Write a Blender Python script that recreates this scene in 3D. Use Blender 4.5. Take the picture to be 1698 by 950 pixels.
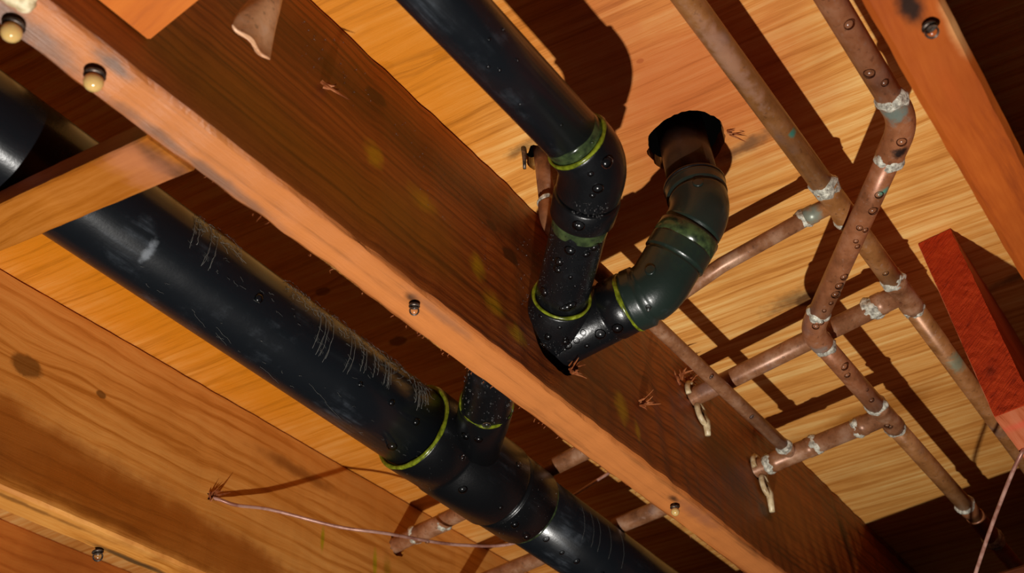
import bpy, bmesh, math, random
from mathutils import Vector, Matrix, noise as mnoise
random.seed(7)
for o in list(bpy.data.objects): bpy.data.objects.remove(o)
scene = bpy.context.scene
COL = scene.collection
# Axes: X along the joists, Y across them, Z up; origin is at the camera, the ground lies 0.95 m below it.
# ------------------------------------------------------------------ camera
CAM_X = Vector((0.59862524, -0.79884344, -0.05913527))      # image right
CAM_DOWN = Vector((0.50746042, 0.43532078, -0.74362608))    # image down
CAM_F = Vector((0.61978363, 0.41514453, 0.66597543))        # forward
cam_d = bpy.data.cameras.new('camera')
cam = bpy.data.objects.new('camera', cam_d); COL.objects.link(cam)
cam.matrix_world = Matrix((CAM_X, -CAM_DOWN, -CAM_F)).transposed().to_4x4()
cam_d.sensor_width = 36.0
cam_d.lens = 1740.415 / 1698 * 36.0
cam_d.clip_start = 0.01
cam_d.dof.use_dof = True
cam_d.dof.focus_distance = 1.02
cam_d.dof.aperture_fstop = 9.0
scene.camera = cam
# ------------------------------------------------------------------ world, lamp, exposure
w = bpy.data.worlds.new('world'); scene.world = w; w.use_nodes = True
w.node_tree.nodes['Background'].inputs[0].default_value = (1.0, 0.85, 0.7, 1)
w.node_tree.nodes['Background'].inputs[1].default_value = 0.001
LAMP = Vector((0.27, 0.295, -0.50))
ld = bpy.data.lights.new('work_lamp', 'POINT'); ld.energy = 62; ld.shadow_soft_size = 0.011
ld.color = (1.0, 0.96, 0.9)
lo = bpy.data.objects.new('work_lamp', ld); COL.objects.link(lo); lo.location = LAMP
vs = scene.view_settings
vs.view_transform = 'Standard'; vs.look = 'None'; vs.exposure = 0.0; vs.gamma = 1.0; vs.use_curve_mapping = False

ZB, ZT = 0.55, 0.785        # joist bottoms, underside of the subfloor
# ------------------------------------------------------------------ node helpers
class NT:
    def __init__(s, name):
        s.m = bpy.data.materials.new(name); s.m.use_nodes = True
        s.t = s.m.node_tree; s.n = s.t.nodes; s.l = s.t.links
        s.b = s.n['Principled BSDF']
        s.geo = s.n.new('ShaderNodeNewGeometry')
        s.P = s.geo.outputs['Position']
    def put(s, sock, v):
        if isinstance(v, (int, float)): sock.default_value = v
        elif isinstance(v, (tuple, list, Vector)):
            v = tuple(v)
            if len(sock.default_value) == 4 and len(v) == 3: v = v + (1,)
            sock.default_value = v
        else: s.l.new(v, sock)
    def math(s, op, a, b=None, c=None, clamp=False):
        k = s.n.new('ShaderNodeMath'); k.operation = op; k.use_clamp = clamp
        s.put(k.inputs[0], a)
        if b is not None: s.put(k.inputs[1], b)
        if c is not None: s.put(k.inputs[2], c)
        return k.outputs[0]
    def vm(s, op, a, b=None):
        k = s.n.new('ShaderNodeVectorMath'); k.operation = op
        s.put(k.inputs[0], a)
        if b is not None: s.put(k.inputs[1], b)
        return k.outputs['Value'] if op in ('LENGTH', 'DOT_PRODUCT', 'DISTANCE') else k.outputs[0]
    def noise(s, co, scale, detail=4, rough=0.55, dist=0.0):
        k = s.n.new('ShaderNodeTexNoise'); s.put(k.inputs['Vector'], co)
        k.inputs['Scale'].default_value = scale; k.inputs['Detail'].default_value = detail
        k.inputs['Roughness'].default_value = rough; k.inputs['Distortion'].default_value = dist
        return k.outputs['Fac']
    def vor(s, co, scale):
        k = s.n.new('ShaderNodeTexVoronoi'); s.put(k.inputs['Vector'], co); k.inputs['Scale'].default_value = scale
        return k.outputs['Distance']
    def ramp(s, f, stops):
        k = s.n.new('ShaderNodeValToRGB'); e = k.color_ramp.elements
        while len(e) < len(stops): e.new(0.5)
        for i, (p, c) in enumerate(stops):
            e[i].position = p
            if isinstance(c, (int, float)): c = (c, c, c)
            e[i].color = (*c, 1)
        s.put(k.inputs[0], f); return k.outputs[0]
    def step(s, f, a, b):
        k = s.n.new('ShaderNodeMapRange'); k.interpolation_type = 'SMOOTHSTEP'
        s.put(k.inputs[0], f); k.inputs[1].default_value = a; k.inputs[2].default_value = b
        return k.outputs[0]
    def mix(s, f, a, b, mode='MIX'):
        k = s.n.new('ShaderNodeMix'); k.data_type = 'RGBA'; k.blend_type = mode
        s.put(k.inputs[0], f); s.put(k.inputs[6], a); s.put(k.inputs[7], b)
        return k.outputs[2]
    def dot(s, v): return s.vm('DOT_PRODUCT', s.P, v)
    def comb(s, x, y, z):
        k = s.n.new('ShaderNodeCombineXYZ')
        for i, q in enumerate((x, y, z)): s.put(k.inputs[i], q)
        return k.outputs[0]
    def spot(s, c, r, wob=0.25, soft=0.5, wsc=60):
        """mask of an irregular patch: centre c, radii r"""
        d = s.vm('SUBTRACT', s.P, c)
        d = s.vm('LENGTH', s.vm('DIVIDE', d, r))
        d = s.math('ADD', d, s.math('MULTIPLY', s.math('SUBTRACT', s.noise(s.P, wsc, 3), 0.5), wob * 4))
        return s.step(d, 1.0 + soft * 0.3, 1.0 - soft)
    def bump(s, h, strength, dist=0.002):
        k = s.n.new('ShaderNodeBump'); k.inputs['Strength'].default_value = strength
        k.inputs['Distance'].default_value = dist; s.put(k.inputs['Height'], h)
        s.l.new(k.outputs[0], s.b.inputs['Normal'])
    def done(s, col=None, rough=None, **kw):
        if col is not None: s.put(s.b.inputs['Base Color'], col)
        if rough is not None: s.put(s.b.inputs['Roughness'], rough)
        for k, v in kw.items(): s.put(s.b.inputs[k.replace('_', ' ')], v)
        return s.m

def lin(r, g, b):
    f = lambda c: (c / 255 / 12.92) if c <= 10 else ((c / 255 + 0.055) / 1.055) ** 2.4
    return (f(r), f(g), f(b))

def wood(name, dark, mid, light, along, across, third, knots=(), stains=(), freq=90, ringfreq=55, seed=0.0,
         rough=0.6, bump=0.25, spec=0.3, ringmix=0.45, warp=0.012):
    """grain runs along; knots: (pos, r); stains: (pos, radii, colour, strength[, wob, soft, wsc])"""
    t = NT(name)
    a = t.math('ADD', t.dot(along), seed); b = t.dot(across); c = t.dot(third)
    lw = t.noise(t.comb(t.math('MULTIPLY', a, 3.0), t.math('MULTIPLY', b, 9.0), t.math('MULTIPLY', c, 9.0)), 1.0, 3)
    bb = t.math('ADD', b, t.math('MULTIPLY', t.math('SUBTRACT', lw, 0.5), warp * 2))
    kmask = None
    for kp, kr in knots:
        d = t.vm('SUBTRACT', t.P, kp)
        da = t.math('DIVIDE', t.vm('DOT_PRODUCT', d, along), kr * 3.4)
        db = t.math('DIVIDE', t.vm('DOT_PRODUCT', d, across), kr * 1.7)
        g = t.math('EXPONENT', t.math('MULTIPLY', t.math('ADD', t.math('MULTIPLY', da, da), t.math('MULTIPLY', db, db)), -1.0))
        bb = t.math('ADD', bb, t.math('MULTIPLY', t.math('MULTIPLY', g, db), kr * 1.3))
        rr = t.math('SQRT', t.math('ADD', t.math('MULTIPLY', t.math('MULTIPLY', da, da), 6.0), t.math('MULTIPLY', t.math('MULTIPLY', db, db), 2.9)))
        rr = t.math('ADD', rr, t.math('MULTIPLY', t.math('SUBTRACT', t.noise(t.P, 120, 3), 0.5), 0.5))
        km = t.step(rr, 1.1, 0.7)
        kmask = km if kmask is None else t.math('MAXIMUM', kmask, km)
    n1 = t.noise(t.comb(t.math('MULTIPLY', a, 5.0), t.math('MULTIPLY', bb, freq), t.math('MULTIPLY', c, freq)), 1.0, 7, 0.62, 0.4)
    n0 = t.noise(t.comb(t.math('MULTIPLY', a, 1.6), t.math('MULTIPLY', bb, freq * 0.22), t.math('MULTIPLY', c, freq * 0.22)), 1.0, 4, 0.6, 0.4)
    n2 = t.noise(t.comb(t.math('MULTIPLY', a, 40), t.math('MULTIPLY', bb, freq * 7), t.math('MULTIPLY', c, freq * 7)), 1.0, 3, 0.6)
    ph = t.math('ADD', t.math('MULTIPLY', bb, ringfreq), t.math('MULTIPLY', n0, 3.0))
    rg = t.math('SINE', t.math('MULTIPLY', ph, 6.283))
    rg = t.math('POWER', t.math('MULTIPLY_ADD', rg, 0.5, 0.5), 3.0)
    f = t.math('ADD', t.math('MULTIPLY', n1, 0.6), t.math('MULTIPLY', n0, 0.4))
    f = t.math('ADD', f, t.math('MULTIPLY', t.math('SUBTRACT', n2, 0.5), 0.25))
    f = t.math('SUBTRACT', f, t.math('MULTIPLY', t.math('SUBTRACT', rg, 0.3), ringmix * 0.30))
    col = t.ramp(f, [(0.30, dark), (0.48, mid), (0.64, light)])
    big = t.noise(t.P, 5.0, 4)
    col = t.mix(t.step(big, 0.4, 0.75), col, t.mix(0.55, col, dark), 'MIX')
    if kmask is not None: col = t.mix(t.math('MULTIPLY', kmask, 0.8), col, tuple(x * 0.28 for x in dark))
    gm = t.ramp(f, [(0.30, 0.62), (0.48, 0.95), (0.64, 1.0)])
    for st in stains:
        pos, rad, sc, k = st[:4]
        m = t.spot(pos, rad, *(st[4:]))
        col = t.mix(t.math('MULTIPLY', m, k), col, t.mix(1.0, gm, sc, 'MULTIPLY'))
    t.bump(t.math('ADD', t.math('MULTIPLY', n2, 0.7), t.math('MULTIPLY', n1, 0.8)), bump, 0.0015)
    return t.done(col, rough, Specular_IOR_Level=spec)

U, V, Z = (1, 0, 0), (0, 1, 0), (0, 0, 1)
BLK = (0.006, 0.005, 0.004)
# ------------------------------------------------------------------ mesh helpers
def mesh(name, verts, faces, smooth=True, off=None):
    me = bpy.data.meshes.new(name)
    if off is not None: verts = [(v[0] - off[0], v[1] - off[1], v[2] - off[2]) for v in verts]
    me.from_pydata([tuple(v) for v in verts], [], faces); me.update()
    bm = bmesh.new(); bm.from_mesh(me); bmesh.ops.recalc_face_normals(bm, faces=bm.faces); bm.to_mesh(me); bm.free()
    if smooth:
        for p in me.polygons: p.use_smooth = True
    return me
def tag(o, label=None, cat=None, group=None, kind=None):
    if label: o['label'] = label
    if cat: o['category'] = cat
    if group: o['group'] = group
    if kind: o['kind'] = kind
    return o
ROOT = {}
def thing(name, loc, label, cat, group=None):
    o = bpy.data.objects.new(name, None); o.empty_display_size = 0.03; COL.objects.link(o)
    o.location = loc; ROOT[o] = Vector(loc)
    return tag(o, label, cat, group)
def part(name, vf, mat, parent, smooth=True, label=None, kind=None):
    """vf = (verts, faces) in world coordinates; parent = thing or part or None"""
    off = ROOT[parent] if parent else Vector(vf[0][0]).lerp(Vector(vf[0][len(vf[0]) // 2]), .5)
    o = bpy.data.objects.new(name, mesh(name, vf[0], vf[1], smooth, off)); COL.objects.link(o)
    o.data.materials.append(mat)
    if parent: o.parent = parent
    else: o.location = off
    ROOT[o] = off
    return tag(o, label, kind=kind)
def join(*vfs):
    V_, F_ = [], []
    for v, f in vfs:
        n = len(V_); V_ += list(v); F_ += [tuple(i + n for i in q) for q in f]
    return V_, F_
def frames(pts):
    pts = [Vector(p) for p in pts]; n = len(pts); T = []
    for i in range(n):
        a = pts[max(0, i - 1)]; b = pts[min(n - 1, i + 1)]
        T.append((b - a).normalized())
    up = Vector((0, 0, 1)) if abs(T[0].z) < 0.9 else Vector((1, 0, 0))
    N = (up - T[0] * up.dot(T[0])).normalized(); out = []
    for i in range(n):
        N = (N - T[i] * N.dot(T[i])).normalized()
        out.append((pts[i], T[i], N, T[i].cross(N)))
    return out
def sweep(pts, rad, segs=24, caps=True, rfun=None):
    """tube along pts, rad number or list; rfun(i, k, angle, pos) adds to the radius"""
    fr = frames(pts); V_, F_ = [], []
    for i, (p, t, n, b) in enumerate(fr):
        r = rad[i] if isinstance(rad, (list, tuple)) else rad
        for k in range(segs):
            an = 2 * math.pi * k / segs; d = n * math.cos(an) + b * math.sin(an)
            rr = r + (rfun(i, k, an, p + d * r) if rfun else 0)
            V_.append(p + d * rr)
    for i in range(len(fr) - 1):
        for k in range(segs):
            k2 = (k + 1) % segs
            F_.append((i * segs + k, i * segs + k2, (i + 1) * segs + k2, (i + 1) * segs + k))
    if caps:
        F_.append(tuple(range(segs))[::-1]); F_.append(tuple((len(fr) - 1) * segs + k for k in range(segs)))
    return V_, F_
def line(a, b, n=2):
    a, b = Vector(a), Vector(b)
    return [a.lerp(b, i / (n - 1)) for i in range(n)]
def prof(a, b, stops, segs=28, rfun=None):
    """lathe between a and b; stops = (distance along, radius)"""
    a, b = Vector(a), Vector(b); d = (b - a).normalized()
    pts = []; last = -1
    for s, r in stops:
        s = max(s, last + 1e-5); last = s; pts.append((a + d * s, r))
    # frames from the straight axis keep the rings square
    V_, F_ = [], []
    up = Vector((0, 0, 1)) if abs(d.z) < 0.9 else Vector((1, 0, 0))
    n = (up - d * up.dot(d)).normalized(); bb = d.cross(n)
    for i, (p, r) in enumerate(pts):
        for k in range(segs):
            an = 2 * math.pi * k / segs; e = n * math.cos(an) + bb * math.sin(an)
            V_.append(p + e * (r + (rfun(p + e * r) if rfun else 0)))
    for i in range(len(pts) - 1):
        for k in range(segs):
            k2 = (k + 1) % segs
            F_.append((i * segs + k, i * segs + k2, (i + 1) * segs + k2, (i + 1) * segs + k))
    F_.append(tuple(range(segs))[::-1]); F_.append(tuple((len(pts) - 1) * segs + k for k in range(segs)))
    return V_, F_
def bend(a, c, b, rr, n=10):
    """points a -> arc about corner c -> b; rr = distance of the arc's ends from the corner"""
    a, c, b = Vector(a), Vector(c), Vector(b)
    p, q = c + (a - c).normalized() * rr, c + (b - c).normalized() * rr
    return [p.lerp(c, t).lerp(c.lerp(q, t), t) for t in [i / n for i in range(n + 1)]]
def box(a, b, bev=0.0015):
    bm = bmesh.new(); bmesh.ops.create_cube(bm, size=1)
    for v in bm.verts:
        v.co = Vector(((a[i] + b[i]) / 2 + v.co[i] * (b[i] - a[i])) for i in range(3))
    if bev: bmesh.ops.bevel(bm, geom=bm.edges[:], offset=bev, segments=2, affect='EDGES')
    bm.verts.index_update()
    r = [v.co.copy() for v in bm.verts], [tuple(v.index for v in f.verts) for f in bm.faces]
    bm.free(); return r
def beam(path, wid, hei, jit=0.0012, n=160, seed=0, side=None, bev=0.003):
    """sawn board: path from a to b along the centre of its bottom face; rough, slightly ragged arrises"""
    a, b = Vector(path[0]), Vector(path[1]); d = (b - a).normalized()
    s = Vector(side) if side else Vector((0, 0, 1)).cross(d).normalized()
    up = d.cross(s).normalized()
    if up.z < 0: up = -up
    w2 = wid / 2; sec = [(-w2 + bev, 0), (w2 - bev, 0), (w2, bev), (w2, hei - bev), (w2 - bev, hei), (-w2 + bev, hei), (-w2, hei - bev), (-w2, bev)]
    V_, F_ = [], []; L = (b - a).length
    for i in range(n + 1):
        p = a + (b - a) * (i / n)
        for k, (x, y) in enumerate(sec):
            q = Vector((i / n * L * 45 + seed, k // 2 * 7.3, seed)); q2 = Vector((i / n * L * 6 + seed, k // 2 * 3.1, seed))
            jx = mnoise.noise(q) * jit + mnoise.noise(q2) * jit * 1.2; jy = mnoise.noise(q + Vector((0, 50, 0))) * jit * .5
            V_.append(p + s * (x + jx) + up * (y + jy))
    for i in range(n):
        for k in range(8):
            k2 = (k + 1) % 8
            F_.append((i * 8 + k, i * 8 + k2, (i + 1) * 8 + k2, (i + 1) * 8 + k))
    F_.append(tuple(range(8))); F_.append(tuple(n * 8 + k for k in range(8)))
    return V_, F_
def cut(o, cutters):
    """bore the holes for real"""
    obs = []
    for vf in cutters:
        c = bpy.data.objects.new('c', mesh('c', vf[0], vf[1], False, Vector((0, 0, 0)))); COL.objects.link(c); obs.append(c)
        m = o.modifiers.new('b', 'BOOLEAN'); m.operation = 'DIFFERENCE'; m.solver = 'EXACT'; m.object = c
    bpy.context.view_layer.update()
    dg = bpy.context.evaluated_depsgraph_get()
    me = bpy.data.meshes.new_from_object(o.evaluated_get(dg)); o.modifiers.clear()
    old = o.data; o.data = me; bpy.data.meshes.remove(old)
    for c in obs: bpy.data.objects.remove(c)
def bore(a, b, r, rough=0.002, seed=0, segs=40):
    return sweep(line(a, b, 8), r, segs, True, lambda i, k, an, p: mnoise.noise(Vector((math.cos(an) * 2.4, math.sin(an) * 2.4, seed))) * rough * 2 + mnoise.noise(p * 260) * rough)
# ------------------------------------------------------------------ materials
def stain_list(): return []
SUBFLOOR = wood('plywood', lin(178, 108, 40), lin(226, 158, 78), lin(244, 198, 122), (0.18, -0.984, 0), (0.984, 0.18, 0), Z,
    knots=[((0.440, 0.352, ZT), .006), ((0.418, 0.400, ZT), .008), ((0.56, 0.215, ZT), .003), ((0.975, 0.24, ZT), .012), ((0.70, 0.365, ZT), .006), ((0.60, 0.655, ZT), .007), ((0.72, 0.650, ZT), .009), ((0.86, 0.33, ZT), .005), ((1.28, .31, ZT), .005)],
    stains=[((0.60, 0.20, ZT), (.19, .16, .1), lin(198, 100, 48), .8, .3, .9, 12),
            ((0.42, 0.38, ZT), (.22, .13, .1), lin(212, 124, 6), .9, .25, .9, 12),
            ((0.5, 0.8, ZT), (.9, .17, .1), lin(214, 126, 4), .95, .2, .9, 12),
            ((0.715, 0.185, ZT), (.010, .035, .1), lin(70, 55, 45), .7, .35, .9, 90),
            ((0.965, 0.25, ZT), (.02, .05, .1), lin(84, 60, 40), .65, .4, .9, 60),
            ((0.575, 0.36, ZT), (.008, .02, .1), lin(60, 40, 25), .7, .35, .9, 90),
            ((0.63, 0.335, ZT), (.02, .02, .1), lin(70, 40, 20), .7, .35, .9, 90),
            ((1.25, 0.30, ZT), (.03, .14, .1), lin(160, 92, 16), .7, .35, .9, 25),
            ((1.1, 0.03, ZT), (.01, .05, .1), lin(90, 60, 35), .7, .3, .9, 60)],
    freq=170, ringfreq=60, ringmix=.25, rough=.62, bump=.2, warp=.012, spec=.2)
YEL = lin(196, 156, 12)
def face(px_u, px_z, ru, rz, c, k, *r): return ((px_u, 0.40, px_z), (ru, .01, rz), c, k, *r)
JOIST_C = wood('joist_wood_red_brown', lin(80, 34, 8), lin(140, 66, 18), lin(172, 92, 32), U, Z, V,
    knots=[((0.41, 0.40, .735), .010), ((0.597, 0.40, .68), .010), ((0.57, .40, .70), .006), ((1.11, .40, .625), .012)],
    stains=[((0.60, .418, .55), (1.5, .022, .012), lin(204, 126, 66), .8, .1, .5, 14),
            face(.33, .60, .22, .045, lin(150, 92, 6), .6, .3, .9, 14),
            face(.47, .62, .07, .05, lin(150, 95, 8), .55, .35, .9, 25),
            face(.41, .66, .012, .016, YEL, .7, .3, .8, 90), face(.47, .655, .02, .014, YEL, .5, .35, .9, 60),
            face(.545, .63, .012, .018, YEL, .75, .3, .8, 90), face(.565, .60, .018, .014, YEL, .6, .35, .8, 70), face(.60, .585, .014, .012, YEL, .7, .3, .8, 80),
            face(.775, .60, .012, .022, YEL, .75, .3, .7, 90), face(.80, .585, .006, .014, YEL, .7, .3, .7, 90),
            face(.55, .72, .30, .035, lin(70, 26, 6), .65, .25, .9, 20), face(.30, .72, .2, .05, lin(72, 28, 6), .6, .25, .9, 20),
            face(1.02, .64, .06, .05, lin(80, 48, 22), .5, .4, .9, 25), face(1.20, .65, .14, .07, lin(176, 104, 36), .6, .4, .9, 25), face(1.30, .60, .04, .04, lin(60, 32, 12), .6, .45, .9, 30), face(1.40, .70, .02, .06, BLK, .8, .5, .9, 60),
            ((0.470, .411, ZB), (.009, .005, .01), BLK, .85, .2, .9, 120), ((0.885, .413, ZB), (.010, .005, .01), BLK, .85, .2, .9, 120),
            ((0.13, .428, ZB), (.05, .016, .012), lin(92, 84, 80), .75, .35, .9, 50), ((0.185, .408, ZB), (.02, .006, .01), lin(96, 80, 70), .8, .35, .9, 80),
            ((0.27, .431, ZB), (.09, .006, .01), lin(90, 74, 66), .7, .35, .9, 50), ((0.5, .407, ZB), (.05, .006, .01), lin(150, 98, 66), .7, .35, .9, 60), ((0.93, .41, ZB), (.05, .01, .01), lin(150, 92, 62), .7, .35, .9, 60)],
    freq=210, ringfreq=95, ringmix=.45, rough=.42, bump=.5, warp=.010, spec=.45)
JOIST_L = wood('joist_wood_tan', lin(182, 108, 34), lin(216, 142, 62), lin(228, 160, 80), U, Z, V,
    knots=[((0.412, 0.888, .688), .014), ((0.50, .888, .70), .005)],
    stains=[((0.36, .888, .598), (.34, .02, .050), lin(148, 74, 10), .85, .16, .45, 30), ((.62, .888, .585), (.22, .02, .038), lin(150, 76, 12), .85, .16, .4, 34), ((0.3, .888, .585), (.16, .02, .03), lin(104, 52, 14), .7, .3, .9, 24),
            ((0.80, .888, .738), (.09, .02, .012), lin(120, 60, 10), .75, .3, .8, 40), ((.843, .888, .662), (.004, .02, .020), lin(176, 150, 10), .9, .1, .6, 90), ((.94, .888, .665), (.005, .02, .025), lin(176, 150, 10), .9, .1, .6, 90), ((.965, .888, .66), (.01, .02, .03), lin(160, 120, 14), .7, .3, .8, 90),
            ((0.60, .912, ZB), (.07, .006, .01), lin(40, 34, 26), .85, .15, .7, 60), ((0.45, .895, ZB), (.10, .004, .01), lin(120, 74, 30), .7, .3, .8, 60)],
    freq=120, ringfreq=48, ringmix=.55, rough=.5, bump=.2, warp=.022, spec=.35)
JOIST_R = wood('joist_wood_orange', lin(128, 54, 16), lin(170, 80, 22), lin(186, 94, 30), U, V, Z,
    stains=[((0.465, -0.003, ZB), (.020, .009, .01), BLK, .95, .2, .7, 90), ((0.50, -0.02, ZB), (.03, .006, .01), lin(226, 170, 110), .6, .2, .9, 60), ((.55, 0, ZB), (.04, .006, .01), lin(170, 78, 26), .6, .3, .9, 60)],
    freq=60, ringfreq=45, ringmix=.1, rough=.5, bump=.12, spec=.3)
JOIST_F = wood('joist_wood_far', lin(140, 70, 16), lin(196, 112, 40), lin(210, 128, 52), U, Z, V, freq=70, ringfreq=45, ringmix=.4)
BRACE = wood('brace_wood', lin(136, 70, 12), lin(178, 104, 28), lin(196, 122, 48), (0, .9496, .3134), U, (0, -.3134, .9496), stains=[((.262, .452, .556), (.03, .016, .02), lin(52, 38, 30), .85, .3, .9, 70), ((.25, .47, .558), (.05, .03, .03), lin(190, 120, 84), .6, .3, .9, 60)], freq=120, ringfreq=70, ringmix=.3, rough=.5)
BLOCKW = wood('blocking_wood', lin(150, 72, 14), lin(186, 96, 20), lin(196, 106, 26), V, U, Z, freq=70, ringfreq=40, ringmix=.25)
SPLINT = wood('split_wood', lin(96, 44, 16), lin(150, 80, 40), lin(190, 122, 76), U, Z, V, freq=200, ringfreq=90)
t = NT('red_end_grain')
q = t.comb(t.math('ADD', t.dot((0, 1, 0)), t.math('MULTIPLY', t.dot(Z), .0)), t.math('ADD', t.dot(Z), t.math('MULTIPLY', t.dot(V), .7)), 0.0)
n = t.noise(t.vm('MULTIPLY', q, (60, 420, 1)), 1.0, 5, .7, .6); n2 = t.noise(t.P, 45, 4); n3 = t.noise(t.P, 700, 2)
RED = t.ramp(t.math('ADD', t.math('MULTIPLY', n, .65), t.math('MULTIPLY', n2, .35)), [(.34, lin(118, 30, 8)), (.46, lin(172, 50, 14)), (.62, lin(190, 64, 22))])
RED = t.mix(t.math('MULTIPLY', t.spot((.967, .09, .60), (.02, .006, .010), .4, .9, 120), .6), RED, lin(90, 24, 8))
t.bump(t.math('ADD', n, t.math('MULTIPLY', n3, .3)), .9, .002); RED = t.done(RED, .75, Specular_IOR_Level=.15)
LAPW = wood('lap_joist_wood', lin(150, 62, 24), lin(206, 112, 72), lin(214, 128, 90), U, V, Z, stains=[((1.0, .085, ZB), (.01, .03, .01), lin(226, 92, 66), .7, .2, .9, 60)], freq=90, ringfreq=60, ringmix=.3)
GIRDW = wood('girder_wood', lin(70, 30, 12), lin(110, 54, 24), lin(130, 70, 34), V, Z, U, freq=60, ringfreq=40)
t = NT('dirt'); n = t.noise(t.P, 9, 8, .7); t.bump(n, .8, .02)
DIRT = t.done(t.ramp(n, [(.3, lin(28, 23, 19)), (.7, lin(52, 43, 35))]), .95)

def abs_mat(name, base, dust, hazes=(), rough=.28, wet=.0):
    t = NT(name)
    n = t.noise(t.P, 14, 6, .65); n2 = t.noise(t.vm('MULTIPLY', t.P, (8, 90, 90)), 1.0, 4, .7); n3 = t.noise(t.P, 420, 3)
    m = t.math('MULTIPLY', t.step(n, .52, .78), t.step(n2, .40, .75))
    col = t.mix(t.math('MULTIPLY', m, dust), base, lin(120, 128, 138))
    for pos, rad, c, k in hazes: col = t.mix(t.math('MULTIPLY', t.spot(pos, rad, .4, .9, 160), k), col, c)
    t.bump(t.math('ADD', t.math('MULTIPLY', n3, .5), n2), .12 + wet * .25, .001)
    r = t.math('ADD', rough, t.math('MULTIPLY', n, .22))
    return t.done(col, r, Specular_IOR_Level=.5)
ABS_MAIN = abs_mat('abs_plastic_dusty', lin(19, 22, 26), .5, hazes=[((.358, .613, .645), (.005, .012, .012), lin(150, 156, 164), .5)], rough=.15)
ABS_TRAP = abs_mat('abs_plastic_wet', lin(14, 15, 17), .18, rough=.2, wet=.6)
ABS_GREEN = abs_mat('abs_plastic_cement_smeared', lin(30, 40, 35), .7, hazes=[((.675, .26, .66), (.05, .03, .03), lin(40, 56, 36), .5)], rough=.2, wet=.3)
ABS_BROWN = abs_mat('abs_plastic_brown_reflection', lin(44, 28, 18), .12, rough=.22, wet=.3)  # black pipe; brown reflection of the surrounding wood is painted into its base colour
t = NT('cement_bead'); n = t.noise(t.P, 160, 3)
CEMENT = t.done(t.ramp(n, [(.35, lin(78, 86, 16)), (.6, lin(124, 134, 30)), (.75, lin(160, 168, 70))]), .22, Specular_IOR_Level=.5)
t = NT('cement_smear'); n = t.noise(t.P, 120, 3)
SMEAR = t.done(t.ramp(n, [(.35, lin(30, 38, 26)), (.65, lin(66, 80, 46))]), .2)

def copper(name, dark, mid, light, spots=(), metal=.18, rough=.36):
    t = NT(name)
    n = t.noise(t.P, 38, 6, .65); n2 = t.noise(t.P, 190, 4, .6); n4 = t.noise(t.P, 16, 2)
    col = t.ramp(n, [(.3, dark), (.5, mid), (.7, light)])
    col = t.mix(t.math('MULTIPLY', t.step(n2, .58, .72), .5), col, lin(168, 132, 112))
    col = t.mix(t.math('MULTIPLY', t.step(n2, .42, .30), .45), col, lin(74, 44, 30))
    col = t.mix(t.math('MULTIPLY', t.step(n4, .6, .75), .4), col, lin(120, 116, 122))
    for pos, rad, c, k in spots: col = t.mix(t.math('MULTIPLY', t.spot(pos, rad, .45, .7, 140), k), col, c)
    t.bump(t.math('ADD', n2, n), .12, .001)
    return t.done(col, t.math('MULTIPLY_ADD', n, .2, rough - .08), Metallic=metal, Specular_IOR_Level=.5)
TEAL = lin(70, 160, 140)
COP_A = copper('copper_olive', lin(132, 84, 42), lin(160, 106, 58), lin(182, 128, 84), spots=[((.655, .128, .702), (.004, .004, .008), TEAL, .95), ((1.09, .13, .705), (.02, .012, .02), lin(110, 138, 116), .6), ((.55, .135, .70), (.07, .01, .012), lin(188, 142, 118), .6), ((.765, .16, .708), (.01, .012, .02), lin(120, 150, 140), .7), ((.95, .30, .70), (.02, .06, .02), lin(140, 140, 128), .45)])
COP_B = copper('copper_brown', lin(126, 76, 46), lin(160, 100, 64), lin(180, 124, 90), spots=[((.745, .088, .675), (.006, .006, .01), TEAL, .95), ((.665, .045, .675), (.012, .014, .012), lin(104, 140, 134), .7), ((.707, .058, .675), (.006, .008, .012), lin(20, 20, 22), .95), ((.925, .232, .678), (.012, .012, .012), lin(140, 146, 140), .6)])
COP_N = copper('copper_grey', lin(112, 70, 44), lin(154, 104, 70), lin(186, 144, 114))
COP_P = copper('copper_pink', lin(190, 128, 88), lin(232, 176, 132), lin(240, 200, 168), metal=.0)
t = NT('solder_flux'); n = t.noise(t.P, 210, 5, .7)
SOLDER = t.done(t.ramp(n, [(.30, lin(98, 88, 78)), (.48, lin(186, 182, 166)), (.62, lin(236, 232, 212)), (.75, lin(196, 206, 210))]), .5, Metallic=.15)
t.bump(n, .8, .002)
t = NT('water')
tr_ = t.n.new('ShaderNodeBsdfTransparent'); tr_.inputs[0].default_value = (.98, .98, .98, 1)
gl_ = t.n.new('ShaderNodeBsdfGlossy'); gl_.inputs['Roughness'].default_value = .20
fr_ = t.n.new('ShaderNodeFresnel'); fr_.inputs[0].default_value = 1.46
mx_ = t.n.new('ShaderNodeMixShader'); t.l.new(fr_.outputs[0], mx_.inputs[0]); t.l.new(tr_.outputs[0], mx_.inputs[1]); t.l.new(gl_.outputs[0], mx_.inputs[2])
t.l.new(mx_.outputs[0], t.n['Material Output'].inputs[0]); WATER = t.m
t = NT('nail_steel'); n = t.noise(t.P, 300, 3); STEEL = t.done(t.ramp(n, [(.4, lin(50, 40, 34)), (.7, lin(120, 104, 92))]), .4, Metallic=.6)
t = NT('amber_water'); AMBER = t.done(lin(214, 168, 104), .08, Subsurface_Weight=.3)
t = NT('clip_plastic'); n = t.noise(t.P, 120, 4); PLASTIC = t.done(t.ramp(n, [(.35, lin(170, 140, 96)), (.6, lin(226, 206, 164))]), .4)
t = NT('cable_pink'); n = t.noise(t.P, 60, 3); CABLE = t.done(t.ramp(n, [(.4, lin(150, 98, 82)), (.6, lin(196, 150, 134))]), .35, Metallic=.25)
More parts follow.
